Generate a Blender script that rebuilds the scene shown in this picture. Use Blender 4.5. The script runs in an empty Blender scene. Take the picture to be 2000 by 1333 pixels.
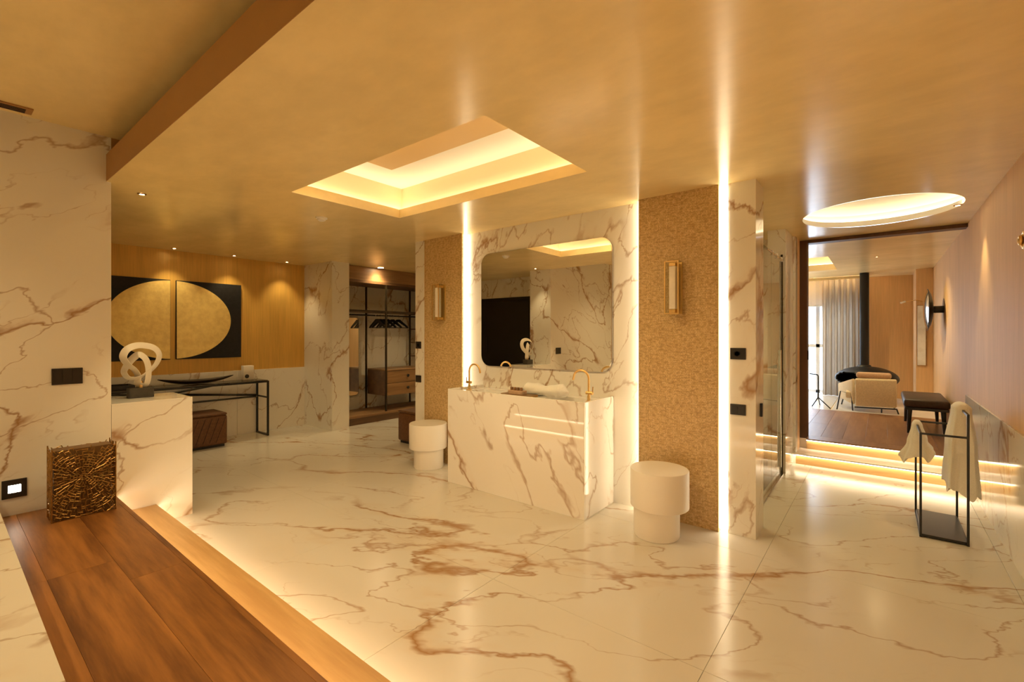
import bpy, bmesh, math, random
from mathutils import Vector, Matrix
from mathutils.geometry import tessellate_polygon
random.seed(7)
C = bpy.context.scene.collection
S = bpy.context.scene
PI = math.pi

# ------------------------------------------------------------------ camera
cd = bpy.data.cameras.new('camera'); cam = bpy.data.objects.new('camera', cd); C.objects.link(cam)
cam.location = (0, 0, 1.35); cam.rotation_euler = (PI/2, 0, math.radians(38.58))
cd.sensor_width = 36.0; cd.lens = 36.0*905/2000; cd.shift_y = -13.5/2000; cd.clip_start = .02
S.camera = cam
# ------------------------------------------------------------------ world, exposure
w = bpy.data.worlds.new('world'); S.world = w; w.use_nodes = True
bg = w.node_tree.nodes['Background']; bg.inputs[0].default_value = (.74, .86, 1, 1); bg.inputs[1].default_value = 3.6
vs = S.view_settings; vs.view_transform = 'Standard'; vs.look = 'None'; vs.gamma = 1; vs.use_curve_mapping = False; vs.exposure = 0.74
S.cycles.use_light_tree = False; S.cycles.max_bounces = 7; S.cycles.diffuse_bounces = 5; S.cycles.glossy_bounces = 3; S.cycles.transparent_max_bounces = 12
S.cycles.sample_clamp_indirect = 6; S.cycles.use_adaptive_sampling = True; S.cycles.adaptive_threshold = .04; S.cycles.caustics_reflective = False; S.cycles.caustics_refractive = False
WARM = (1, .86, .60)       # colour of the LED light
LED_STEP, LED_WALL, LED_COVE, LED_OVAL, SPOT_W, RAFT_FILL_W, TUB_FILL_W = 9, 4.8, 3.4, 2.7, 7, 18.5, 31  # the raft and tub watts drive added fill spots

# ------------------------------------------------------------------ materials
def nm(name):
    m = bpy.data.materials.new(name); m.use_nodes = True
    nt = m.node_tree; b = nt.nodes['Principled BSDF']
    return m, nt, b
def N(nt, t, **k):
    n = nt.nodes.new(t)
    for a, v in k.items():
        if a.startswith('i_'):
            key = a[2:]; key = int(key) if key.isdigit() else key.replace('_', ' ')
            n.inputs[key].default_value = v
        else: setattr(n, a, v)
    return n
def L(nt, a, b): nt.links.new(a, b)
def math_(nt, op, a, b=None, c=None, clamp=False):
    n = nt.nodes.new('ShaderNodeMath'); n.operation = op; n.use_clamp = clamp
    for i, x in enumerate((a, b, c)):
        if x is None: continue
        if isinstance(x, (int, float)): n.inputs[i].default_value = x
        else: nt.links.new(x, n.inputs[i])
    return n.outputs[0]
def mixc(nt, f, a, b):
    n = nt.nodes.new('ShaderNodeMix'); n.data_type = 'RGBA'
    for i, x in ((0, f), (6, a), (7, b)):
        if isinstance(x, (int, float)): n.inputs[i].default_value = x
        elif isinstance(x, tuple): n.inputs[i].default_value = (*x, 1)
        else: nt.links.new(x, n.inputs[i])
    return n.outputs[2]
def sstep(nt, x, lo, hi, a=0., b=1.):
    n = nt.nodes.new('ShaderNodeMapRange'); n.interpolation_type = 'SMOOTHSTEP'
    nt.links.new(x, n.inputs[0]); n.inputs[1].default_value = lo; n.inputs[2].default_value = hi
    n.inputs[3].default_value = a; n.inputs[4].default_value = b
    return n.outputs[0]
def noise(nt, vec, scale, detail=3, rough=.5, out=0, off=None):
    if off is not None:
        a = nt.nodes.new('ShaderNodeVectorMath'); a.operation = 'ADD'; nt.links.new(vec, a.inputs[0]); a.inputs[1].default_value = off; vec = a.outputs[0]
    n = nt.nodes.new('ShaderNodeTexNoise'); nt.links.new(vec, n.inputs['Vector'])
    n.inputs['Scale'].default_value = scale; n.inputs['Detail'].default_value = detail; n.inputs['Roughness'].default_value = rough
    return n.outputs[out]
def pos(nt, rot=(0,0,0), scale=(1,1,1), loc=(0,0,0), rnd=0):
    g = nt.nodes.new('ShaderNodeNewGeometry'); m = nt.nodes.new('ShaderNodeMapping'); m.vector_type = 'TEXTURE' if 0 else 'POINT'
    v = g.outputs['Position']
    if rnd:
        o = nt.nodes.new('ShaderNodeObjectInfo'); a = nt.nodes.new('ShaderNodeVectorMath'); a.operation = 'SCALE'
        cx = nt.nodes.new('ShaderNodeCombineXYZ')
        for i in range(3): nt.links.new(o.outputs['Random'], cx.inputs[i])
        nt.links.new(cx.outputs[0], a.inputs[0]); a.inputs['Scale'].default_value = rnd
        b = nt.nodes.new('ShaderNodeVectorMath'); nt.links.new(v, b.inputs[0]); nt.links.new(a.outputs[0], b.inputs[1]); v = b.outputs[0]
    nt.links.new(v, m.inputs[0]); m.inputs[1].default_value = loc; m.inputs[2].default_value = rot; m.inputs[3].default_value = scale
    return m.outputs[0]
def bump(nt, b, h, strength=.2, dist=.01):
    n = nt.nodes.new('ShaderNodeBump'); n.inputs['Strength'].default_value = strength; n.inputs['Distance'].default_value = dist
    nt.links.new(h, n.inputs['Height']); nt.links.new(n.outputs[0], b.inputs['Normal'])
def marble(name, rough=.1, loc=(0,0,0), along=(.78,.62,0), side=(0,0,1), dens=0., base=(.88,.855,.80), vein=(.34,.16,.042), size=1., wide=.028):
    # veins run mainly along one direction; solid in world space, so adjoining slabs carry on
    m, nt, b = nm(name)
    A = Vector(along).normalized(); Bv = Vector(side); Bv = (Bv-A*Bv.dot(A)).normalized(); Cv = A.cross(Bv)
    g = nt.nodes.new('ShaderNodeNewGeometry'); cx = nt.nodes.new('ShaderNodeCombineXYZ')
    for k, (ax, sc) in enumerate(((A, .52), (Bv, 1.15), (Cv, 1.15))):
        d = nt.nodes.new('ShaderNodeVectorMath'); d.operation = 'DOT_PRODUCT'; L(nt, g.outputs['Position'], d.inputs[0]); d.inputs[1].default_value = ax*sc*size
        L(nt, math_(nt, 'ADD', d.outputs['Value'], loc[k]), cx.inputs[k])
    P = cx.outputs[0]
    wv = noise(nt, P, 1.7, 5, .62, 1)
    s = nt.nodes.new('ShaderNodeVectorMath'); s.operation = 'MULTIPLY_ADD'; L(nt, wv, s.inputs[0]); s.inputs[1].default_value = (.30,.55,.55); L(nt, P, s.inputs[2])
    W = s.outputs[0]
    def line(dist, wdt): return math_(nt, 'SUBTRACT', 1., math_(nt, 'DIVIDE', dist, wdt), clamp=True)
    def ridge(scale, off, det): return math_(nt, 'ABSOLUTE', math_(nt, 'SUBTRACT', noise(nt, W, scale, det, .45, 0, off), .5))
    m1 = sstep(nt, noise(nt, P, .9, 2, .5, 0, (7,1,3)), .44-dens, .60-dens)
    m2 = sstep(nt, noise(nt, P, 1.4, 2, .5, 0, (2,9,5)), .44-dens, .62-dens)
    m3 = sstep(nt, noise(nt, P, 2.8, 3, .6, 0, (4,4,1)), .48, .70)
    a1 = ridge(.8, (0,0,0), 1); a2 = ridge(1.6, (5,2,8), 2); a3 = ridge(3.0, (1,6,2), 2)
    l1 = math_(nt, 'MULTIPLY', line(a1, math_(nt, 'MULTIPLY_ADD', m3, wide, .0065)), m1)
    l2 = math_(nt, 'MULTIPLY', line(a2, math_(nt, 'MULTIPLY_ADD', m3, .014, .0075)), math_(nt, 'MULTIPLY', m2, .72))
    l3 = math_(nt, 'MULTIPLY', line(a3, .011), math_(nt, 'MULTIPLY', math_(nt, 'MULTIPLY', m1, m3), .6))
    ve = math_(nt, 'MAXIMUM', math_(nt, 'MAXIMUM', l1, l2), l3, clamp=True)
    st = math_(nt, 'MULTIPLY', line(a1, .05), math_(nt, 'MULTIPLY', m3, math_(nt, 'MULTIPLY', m1, .34)))
    c0 = mixc(nt, math_(nt, 'MULTIPLY', m1, .35), base, (base[0]*.92, base[1]*.885, base[2]*.83))
    c1 = mixc(nt, st, c0, (.62,.37,.13))
    c2 = mixc(nt, math_(nt, 'MULTIPLY', ve, .86), c1, vein)
    L(nt, c2, b.inputs['Base Color']); b.inputs['Roughness'].default_value = rough; b.inputs['Specular IOR Level'].default_value = .5
    return m
def plain(name, col, rough=.5, metal=0., spec=.5, nscale=0, nvar=.15, bmp=0, coat=0):
    m, nt, b = nm(name)
    b.inputs['Roughness'].default_value = rough; b.inputs['Metallic'].default_value = metal; b.inputs['Specular IOR Level'].default_value = spec
    b.inputs['Coat Weight'].default_value = coat
    if nscale:
        n = noise(nt, pos(nt), nscale, 4, .6)
        L(nt, mixc(nt, sstep(nt, n, .3, .7), tuple(c*(1-nvar) for c in col), tuple(min(1, c*(1+nvar)) for c in col)), b.inputs['Base Color'])
        if bmp: bump(nt, b, n, bmp, .005)
    else: b.inputs['Base Color'].default_value = (*col, 1)
    return m
def plaster(name, col, rough):
    m, nt, b = nm(name)
    P = pos(nt, (0,0,.3), (.55,1,1))
    n1 = noise(nt, P, 2.2, 6, .65); n2 = noise(nt, P, 9, 3, .6, 0, (3,1,2))
    f = math_(nt, 'ADD', math_(nt, 'MULTIPLY', n1, .7), math_(nt, 'MULTIPLY', n2, .3))
    L(nt, mixc(nt, sstep(nt, f, .33, .67), tuple(c*.93 for c in col), tuple(min(1, c*1.06) for c in col)), b.inputs['Base Color'])
    L(nt, sstep(nt, n1, .2, .8, rough-.02, rough+.03), b.inputs['Roughness'])
    bump(nt, b, n2, .03, .01)
    return m
def fibre(name, col, rough, metal=0., var=.25, axis='z', spec=.5):
    m, nt, b = nm(name)
    P = pos(nt, (0,0,0), (28,28,1.1)); P2 = pos(nt, (0,0,0), (5,5,.5))
    n1 = noise(nt, P, 2.2, 3, .6); n2 = noise(nt, P2, 1.5, 4, .6)
    f = math_(nt, 'ADD', math_(nt, 'MULTIPLY', n1, .55), math_(nt, 'MULTIPLY', n2, .45))
    L(nt, mixc(nt, sstep(nt, f, .33, .67), tuple(c*(1-var) for c in col), tuple(min(1, c*(1+var)) for c in col)), b.inputs['Base Color'])
    b.inputs['Roughness'].default_value = rough; b.inputs['Metallic'].default_value = metal; b.inputs['Specular IOR Level'].default_value = spec
    bump(nt, b, n1, .12, .004)
    return m
def wood(name, c0, c1, rough=.38, axis=0, rnd=5.0, dark=None):
    m, nt, b = nm(name)
    sc = [9, 9, 9]; sc[axis] = .75
    P = pos(nt, (0,0,0), tuple(sc), (0,0,0), rnd)
    n1 = noise(nt, P, 1.0, 5, .62); n2 = noise(nt, P, 4.5, 4, .6, 0, (3,3,3))
    sc2 = [2.2, 2.2, 2.2]; sc2[axis] = .45
    n3 = noise(nt, pos(nt, (0,0,0), tuple(sc2), (1,2,3), rnd), 1.2, 3, .5)
    f = math_(nt, 'ADD', math_(nt, 'MULTIPLY', n1, .5), math_(nt, 'ADD', math_(nt, 'MULTIPLY', n2, .2), math_(nt, 'MULTIPLY', n3, .3)))
    L(nt, mixc(nt, sstep(nt, f, .36, .64), c0, c1), b.inputs['Base Color'])
    b.inputs['Roughness'].default_value = rough; bump(nt, b, n2, .06, .003)
    return m
def emit(name, col, strength):
    m, nt, b = nm(name)
    b.inputs['Base Color'].default_value = (*[min(1, c) for c in col], 1); b.inputs['Emission Color'].default_value = (*col, 1); b.inputs['Emission Strength'].default_value = strength
    return m
def glass(name, tint=(.93,.95,.93), rough=0.):
    m = bpy.data.materials.new(name); m.use_nodes = True; nt = m.node_tree; nt.nodes.clear()
    o = N(nt, 'ShaderNodeOutputMaterial'); t = N(nt, 'ShaderNodeBsdfTransparent'); g = N(nt, 'ShaderNodeBsdfGlossy'); x = N(nt, 'ShaderNodeMixShader'); f = N(nt, 'ShaderNodeFresnel')
    t.inputs[0].default_value = (*tint, 1); g.inputs['Roughness'].default_value = rough; f.inputs[0].default_value = 1.45
    g2 = N(nt, 'ShaderNodeNewGeometry'); L(nt, math_(nt, 'MULTIPLY', f.outputs[0], math_(nt, 'SUBTRACT', 1., g2.outputs['Backfacing'])), x.inputs[0]); L(nt, t.outputs[0], x.inputs[1]); L(nt, g.outputs[0], x.inputs[2]); L(nt, x.outputs[0], o.inputs[0])
    return m
def mosaic(name):
    m, nt, b = nm(name)
    g = nt.nodes.new('ShaderNodeNewGeometry'); sx = nt.nodes.new('ShaderNodeSeparateXYZ'); L(nt, g.outputs['Position'], sx.inputs[0])
    cx = nt.nodes.new('ShaderNodeCombineXYZ'); L(nt, sx.outputs[2], cx.inputs[0]); L(nt, sx.outputs[0], cx.inputs[1])
    br = N(nt, 'ShaderNodeTexBrick'); L(nt, cx.outputs[0], br.inputs['Vector'])
    br.inputs['Scale'].default_value = 1.0; br.inputs['Brick Width'].default_value = .022; br.inputs['Row Height'].default_value = .0085
    br.inputs['Mortar Size'].default_value = .0009; br.inputs['Mortar Smooth'].default_value = .4; br.inputs['Bias'].default_value = 0
    br.inputs['Color1'].default_value = (.80,.60,.31,1); br.inputs['Color2'].default_value = (.64,.44,.20,1); br.inputs['Mortar'].default_value = (.46,.29,.12,1)
    n = noise(nt, pos(nt, (0,0,0), (22,22,55)), 1.6, 3, .6)
    sp = sstep(nt, noise(nt, pos(nt, (0,0,0), (60,60,90)), 1., 1, .5, 0, (3,5,1)), .66, .72)
    c = mixc(nt, sstep(nt, n, .42, .68, 0, .75), br.outputs['Color'], (.40,.24,.095))
    c = mixc(nt, math_(nt, 'MULTIPLY', sp, .55), c, (.80,.66,.42))
    L(nt, c, b.inputs['Base Color']); b.inputs['Roughness'].default_value = .34
    h = math_(nt, 'SUBTRACT', math_(nt, 'MULTIPLY', n, .8), br.outputs['Fac']); bump(nt, b, h, .5, .004)
    return m

M = {}
M['floor'] = marble('marble_floor', .19, (6.3,3.4,2.1), (.85,.52,0), (0,0,1), .07, base=(.73,.70,.64), size=1.1, wide=.017)
M['wall'] = marble('marble_wall', .10, (3.1,1.7,.6), (.35,.45,.8), (1,-1,0), .10, size=1.3)
M['left'] = marble('marble_left', .10, (.6,2.2,.3), (0,.86,.5), (1,0,0), .24, size=1.3)
M['centre'] = marble('marble_centre', .10, (2.4,.2,1.6), (.45,0,.9), (0,1,0), .14, size=1.3)
M['vanity'] = marble('marble_vanity', .04, (1.9,3.7,5.9), (.55,.15,-.82), (0,1,0), .11, base=(.93,.91,.88), size=.85, wide=.02)
M['counter'] = marble('marble_counter', .06, (1.1,.25,3.3), (0,.75,.66), (1,0,0), .14, size=1.1)
M['grout'] = plain('grout', (.70,.62,.50), .8)
M['ceil'] = plaster('gold_plaster', (.94,.75,.39), .19)
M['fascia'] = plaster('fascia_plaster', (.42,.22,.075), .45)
M['cove'] = plain('cove_paint', (.92,.90,.84), .6)
M['cove_gold'] = plain('cove_gold_paint', (.88,.72,.46), .6)
M['raft'] = plain('raft_paint', (.80,.56,.25), .5)
M['gold_paper'] = fibre('gold_grasscloth', (.72,.43,.10), .40, .25, .10)
M['silk'] = fibre('silk_wallpaper', (.78,.52,.28), .6, 0, .07, spec=.25)
M['far_paper'] = fibre('far_wallpaper', (.72,.44,.20), .5, 0, .08)
M['mosaic'] = mosaic('stone_mosaic')
M['oak'] = wood('oak_dark', (.12,.040,.009), (.42,.175,.042), .42, 0)
M['oak_light'] = wood('oak_riser', (.52,.30,.11), (.72,.46,.19), .4, 0)
M['parquet'] = wood('parquet', (.23,.11,.05), (.38,.20,.10), .36, 1)
M['walnut'] = wood('walnut', (.20,.105,.045), (.40,.225,.10), .42, 1)
M['walnut_d'] = wood('walnut_dark', (.085,.042,.018), (.19,.10,.045), .4, 1)
M['jamb'] = wood('jamb_wood', (.075,.034,.014), (.13,.06,.026), .45, 2)
M['black'] = plain('black_metal', (.012,.011,.010), .38, 0, .5)
M['bronze'] = plain('bronze_metal', (.05,.035,.022), .38, .6)
M['black_paint'] = plain('black_canvas', (.010,.010,.012), .6, 0, .4, 30, .3)
M['black_door'] = plain('black_door', (.008,.007,.006), .5)
M['brass'] = plain('brushed_brass', (.88,.60,.24), .30, .85)
M['brass_dark'] = plain('aged_brass', (.42,.25,.09), .35, 1.)
M['chrome'] = plain('chrome', (.8,.8,.82), .08, 1.)
M['mirror'] = plain('mirror_glass', (.86,.86,.84), .0, 1.)
M['white'] = plain('white_lacquer', (.90,.86,.80), .45)
M['alabaster'] = plain('alabaster', (.86,.78,.66), .5, 0, .5, 12, .06)
M['ribbon'] = plain('ribbon_resin', (.82,.74,.62), .5)
M['towel'] = plain('towel_cotton', (.92,.89,.83), .95, 0, .1, 220, .05, .3)
M['leather'] = plain('brown_leather', (.145,.062,.024), .5, 0, .4, 40, .2, .12)
M['leather_d'] = plain('dark_leather', (.055,.034,.024), .45, 0, .4, 40, .2, .1)
M['cream'] = plain('cream_boucle', (.78,.66,.45), .9, 0, .2, 60, .08, .2)
M['cushion'] = plain('tan_cushion', (.60,.40,.26), .9, 0, .2, 60, .08, .2)
M['iron'] = plain('black_iron', (.010,.010,.011), .42, 0, .4)
M['grey_stone'] = plain('grey_stone', (.06,.052,.044), .6, 0, .4, 25, .15)
M['lattice'] = plain('hammered_brass', (.36,.20,.06), .32, .9, .5, 35, .35, .25)
M['liner'] = plain('vase_liner', (.17,.085,.025), .5, .3)
M['goldleaf'] = plain('gold_leaf', (.96,.70,.25), .36, .25, .5, 14, .10, .6)
M['socket'] = plain('black_plastic', (.018,.014,.011), .38)
M['rough_wall'] = plain('outer_wall', (.5,.42,.3), .8)
M['glass'] = glass('clear_glass'); M['glass_top'] = glass('smoked_glass', (.55,.50,.42)); M['window'] = glass('window_glass', (.96,.98,1))
M['frame_grey'] = plain('grey_window_frame', (.80,.84,.90), .5)
M['art'] = plain('art_print', (.93,.90,.86), .6, 0, .5, 4, .2)
M['pale_stone'] = plain('pale_stone', (.80,.78,.76), .2, 0, .5, 3, .05)
M['led_step'] = emit('led_step', WARM, LED_STEP); M['led_wall'] = emit('led_wall', WARM, LED_WALL)
M['led_far'] = emit('led_far', WARM, 14); M['led_cove'] = emit('led_cove', WARM, LED_COVE); M['led_oval'] = emit('led_oval', (1,.82,.54), LED_OVAL)
M['lamp_dot'] = emit('lamp_dot', (1,.80,.5), 40); M['step_light'] = emit('step_light', (1,.86,.66), 14)
def cloth_mat():
    m, nt, b = nm('curtain_linen'); b.inputs['Base Color'].default_value = (.62,.53,.42,1); b.inputs['Roughness'].default_value = .9
    b.inputs['Specular IOR Level'].default_value = .1
    t = N(nt, 'ShaderNodeBsdfTranslucent'); t.inputs[0].default_value = (.6,.52,.42,1); x = N(nt, 'ShaderNodeMixShader'); x.inputs[0].default_value = .3
    L(nt, b.outputs[0], x.inputs[1]); L(nt, t.outputs[0], x.inputs[2]); L(nt, x.outputs[0], nt.nodes['Material Output'].inputs[0])
    return m
M['curtain'] = cloth_mat()

# ------------------------------------------------------------------ mesh helpers (all shapes are given in world metres)
def root_loc(p):
    while p.parent: p = p.parent
    return Vector(p.location)
def mk(name, bm, mat, parent=None, smooth=None, recalc=True):
    if recalc: bmesh.ops.recalc_face_normals(bm, faces=bm.faces)
    if parent is not None: off = root_loc(parent)
    else:
        xs = [v.co.x for v in bm.verts]; ys = [v.co.y for v in bm.verts]; zs = [v.co.z for v in bm.verts]
        off = Vector(((min(xs)+max(xs))/2, (min(ys)+max(ys))/2, min(zs)))
    bmesh.ops.translate(bm, vec=-off, verts=bm.verts)
    me = bpy.data.meshes.new(name); bm.to_mesh(me); bm.free()
    me.materials.append(M[mat] if isinstance(mat, str) else mat)
    if smooth is not None:
        me.polygons.foreach_set('use_smooth', [True]*len(me.polygons)); me.set_sharp_from_angle(angle=math.radians(smooth))
    o = bpy.data.objects.new(name, me); C.objects.link(o)
    if parent is None: o.location = off
    else: o.parent = parent
    return o
def tag(o, label=None, cat=None, group=None, kind=None):
    if label: o['label'] = label
    if cat: o['category'] = cat
    if group: o['group'] = group
    if kind: o['kind'] = kind
    return o
def thing(name, loc, label, cat, group=None):
    o = bpy.data.objects.new(name, None); C.objects.link(o); o.location = loc; o.empty_display_size = .1
    return tag(o, label, cat, group)
def struct(o, label=None): return tag(o, label, None, None, 'structure')
def B(lo, hi, bev=0., bm=None, seg=2):
    own = bmesh.new()
    bmesh.ops.create_cube(own, size=1)
    for v in own.verts:
        v.co = Vector(((v.co.x+.5)*(hi[0]-lo[0])+lo[0], (v.co.y+.5)*(hi[1]-lo[1])+lo[1], (v.co.z+.5)*(hi[2]-lo[2])+lo[2]))
    if bev: bmesh.ops.bevel(own, geom=list(own.edges), offset=bev, segments=seg, affect='EDGES', profile=.5)
    if bm is None: return own
    merge(bm, own); return bm
def merge(bm, other):
    me = bpy.data.meshes.new('tmp'); other.to_mesh(me); other.free(); bm.from_mesh(me); bpy.data.meshes.remove(me)
def box(name, lo, hi, mat, parent=None, bev=0., seg=2): return mk(name, B(lo, hi, bev, None, seg), mat, parent, 40 if bev else None)
def tube(pts, r, seg=8, bm=None, closed=False, rs=None):
    bm = bm or bmesh.new(); pts = [Vector(p) for p in pts]; n = len(pts); rings = []; up = None
    for i, p in enumerate(pts):
        a = pts[(i-1) % n] if (i or closed) else p; b_ = pts[(i+1) % n] if (i < n-1 or closed) else p
        t = (b_-a).normalized()
        if up is None: up = (Vector((0,0,1)) if abs(t.z) < .9 else Vector((1,0,0)))
        s = t.cross(up).normalized(); up = s.cross(t).normalized(); rr = rs[i] if rs else r
        rings.append([bm.verts.new(p+(s*math.cos(2*PI*k/seg)+up*math.sin(2*PI*k/seg))*rr) for k in range(seg)])
    for i in range(n if closed else n-1):
        A, D = rings[i], rings[(i+1) % n]
        for k in range(seg): bm.faces.new((A[k], A[(k+1) % seg], D[(k+1) % seg], D[k]))
    if not closed: bm.faces.new(rings[0][::-1]); bm.faces.new(rings[-1])
    return bm
def bar(a, b, wd, bm=None):                                        # square metal bar between two points
    bm = bm or bmesh.new(); return tube([a, b], wd*.7071, 4, bm)
def lathe(prof, c, seg=40, bm=None, axis=2):
    bm = bm or bmesh.new(); rings = []
    def put(r, h, k):
        x, y = r*math.cos(2*PI*k/seg), r*math.sin(2*PI*k/seg)
        v = (x, y, h) if axis == 2 else ((h, x, y) if axis == 0 else (x, h, y))
        return bm.verts.new((c[0]+v[0], c[1]+v[1], c[2]+v[2]))
    for r, h in prof:
        rings.append([put(r, h, 0)] if r < 1e-6 else [put(r, h, k) for k in range(seg)])
    for A, D in zip(rings, rings[1:]):
        for k in range(seg):
            a0, a1 = A[k % len(A)], A[(k+1) % len(A)]; d0, d1 = D[k % len(D)], D[(k+1) % len(D)]
            vs_ = []
            for v in (a0, a1, d1, d0):
                if v not in vs_: vs_.append(v)
            if len(vs_) > 2: bm.faces.new(vs_)
    return bm
def prism(poly, fn, d0, d1, bm=None):                              # extrude a 2D outline; fn(a, b, d) -> xyz
    bm = bm or bmesh.new(); A = [bm.verts.new(fn(a, b, d0)) for a, b in poly]; D = [bm.verts.new(fn(a, b, d1)) for a, b in poly]
    n = len(poly); bm.faces.new(A[::-1]); bm.faces.new(D)
    for i in range(n): bm.faces.new((A[i], A[(i+1) % n], D[(i+1) % n], D[i]))
    return bm
def rrect(x0, x1, y0, y1, r, seg=8):
    out = []
    for cx, cy, a0 in ((x1-r, y1-r, 0), (x0+r, y1-r, PI/2), (x0+r, y0+r, PI), (x1-r, y0+r, 1.5*PI)):
        out += [(cx+r*math.cos(a0+PI/2*k/seg), cy+r*math.sin(a0+PI/2*k/seg)) for k in range(seg+1)]
    return out
def holed(outer, holes, z, bm=None):
    bm = bm or bmesh.new(); loops = [[Vector((x, y, z)) for x, y in p] for p in [outer]+holes]
    allv = [bm.verts.new(v) for lp in loops for v in lp]
    for t in tessellate_polygon(loops):
        try: bm.faces.new([allv[i] for i in t])
        except ValueError: pass
    return bm
def copy_tree(o, loc, parent=None, label=None):
    c = o.copy(); C.objects.link(c)
    if parent is None: c.location = loc
    else: c.parent = parent
    if label: c['label'] = label
    for ch in list(o.children): copy_tree(ch, None, c)
    return c
def rect(x0, x1, y0, y1): return [(x0, y0), (x1, y0), (x1, y1), (x0, y1)]

# ------------------------------------------------------------------ key planes
CZ, UZ = 2.37, 2.67          # lower and upper ceiling
XR, XL, XG = .62, -4.05, -6.75
YM, YC = 3.345, 3.42         # mosaic face, central marble face
F2 = .23                     # raised floor of the far room
YB = 10.5                    # far wall

# ------------------------------------------------------------------ floor with its tiles
fl = struct(box('floor', (XG-.1, -2.7, -.06), (XR+.1, 6.0, -.010), 'grout'))
xs = [XG-.05]+[x for x in [.556-1.114*k for k in range(7, -1, -1)] if x > XG]+[XR]
ys = [.74]+[4.33-1.2*k for k in (2, 1, 0)]+[5.66, 6.3]
for i in range(len(xs)-1):
    for j in range(len(ys)-1):
        if j == len(ys)-2 and i > 2: continue
        box('floor_tile', (xs[i]+.0006, ys[j]+.0006, -.012), (xs[i+1]-.0006, ys[j+1]-.0006, 0), 'floor', fl, .0008, 1)

# ------------------------------------------------------------------ ceilings
REC = (-3.315, -1.445, 1.61, 2.57); OV = (-.03, 4.95, .53, .56); REC2 = (-2.3, -.55, 7.35, 8.95)
oval = [(OV[0]+OV[2]*math.cos(2*PI*k/64), OV[1]+OV[3]*math.sin(2*PI*k/64)) for k in range(64)]
ce = struct(mk('ceiling', holed([(XG-.1,.1),(-4.4,.1),(-4.4,.73),(XR+.05,.73),(XR+.05,YB+.1),(XG-.1,YB+.1)], [rect(*REC), oval, rect(*REC2)], CZ), 'ceil'))
struct(box('ceiling', (-4.45, -2.7, UZ), (XR+.1, 1.04, UZ+.05), 'ceil'))
struct(box('trim_1', (XL, .729, CZ+.001), (XR+.05, .76, 2.553), 'fascia', None, .002, 1))
struct(box('trim_2', (XL, 1.0, CZ+.01), (XR+.05, 1.04, UZ), 'fascia'))
def recess(r, h1, h2, set_, raft, nm_, lab):
    x0, x1, y0, y1 = r
    t = thing(nm_, ((x0+x1)/2, (y0+y1)/2, CZ), lab, 'ceiling recess')
    bm = bmesh.new()
    for a, b in (((x0-.012,y0-.012,CZ),(x1+.012,y0,CZ+h1)), ((x0-.012,y1,CZ),(x1+.012,y1+.012,CZ+h1)), ((x0-.012,y0,CZ),(x0,y1,CZ+h1)), ((x1,y0,CZ),(x1+.012,y1,CZ+h1))): B(a, b, 0, bm)
    bmesh.ops.translate(bm, vec=(0,0,.0012), verts=bm.verts); mk('lip', bm, 'ceil', t)
    bm = bmesh.new(); X0, X1, Y0, Y1 = x0-set_, x1+set_, y0-set_, y1+set_; za, zb = CZ+h1-.012, CZ+h2
    for a, b in (((X0-.02,Y0-.02,za),(X1+.02,Y0,zb)), ((X0-.02,Y1,za),(X1+.02,Y1+.02,zb)), ((X0-.02,Y0,za),(X0,Y1,zb)), ((X1,Y0,za),(X1+.02,Y1,zb))): B(a, b, 0, bm)
    mk('cove_wall', bm, 'cove_gold', t); box('top_panel', (X0-.02,Y0-.02,zb), (X1+.02,Y1+.02,zb+.02), 'cove', t)
    bm = bmesh.new()
    for a, b in (((X0,Y0,za),(X1,y0-.012,za+.008)), ((X0,y1+.012,za),(X1,Y1,za+.008)), ((X0,y0-.012,za),(x0-.012,y1+.012,za+.008)), ((x1+.012,y0-.012,za),(X1,y1+.012,za+.008))): B(a, b, 0, bm)
    mk('ledge', bm, 'cove', t)
    bm = bmesh.new(); e = .03; zl = za+.010; q = set_-.018
    for a, b in (((X0+e,Y0+.01,zl),(X1-e,Y0+.01+q*.5,zl+.012)), ((X0+e,Y1-.01-q*.5,zl),(X1-e,Y1-.01,zl+.012)), ((X0+.01,Y0+e,zl),(X0+.01+q*.5,Y1-e,zl+.012)), ((X1-.01-q*.5,Y0+e,zl),(X1-.01,Y1-e,zl+.012))): B(a, b, 0, bm)
    mk('led_strip', bm, 'led_cove', t)
    if raft: box('raft_panel', (raft[0], raft[2], raft[4]), (raft[1], raft[3], raft[4]+.03), 'raft', t, .003, 1)
    return t
recess(REC, .075, .30, .10, (-2.92, -1.36, 1.53, 2.19, 2.60), 'ceiling_recess', 'stepped rectangular ceiling recess glowing with cove light above the washbasin hall')
recess(REC2, .10, .26, .10, None, 'ceiling_recess', 'small glowing rectangular ceiling recess in the far lounge beyond the steps')
t = thing('oval_recess', (OV[0], OV[1], CZ), 'glowing round ceiling recess in front of the raised far room', 'ceiling recess')
mk('dome', lathe([(.545,0),(.545,.05),(.62,.055),(.62,.12),(.55,.17),(.35,.20),(0,.205)], (OV[0],OV[1],CZ), 64), 'cove', t, 50)
mk('led_strip', lathe([(.575,.058),(.605,.058),(.605,.072),(.575,.072),(.575,.058)], (OV[0],OV[1],CZ), 64), 'led_oval', t, 30)

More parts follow.
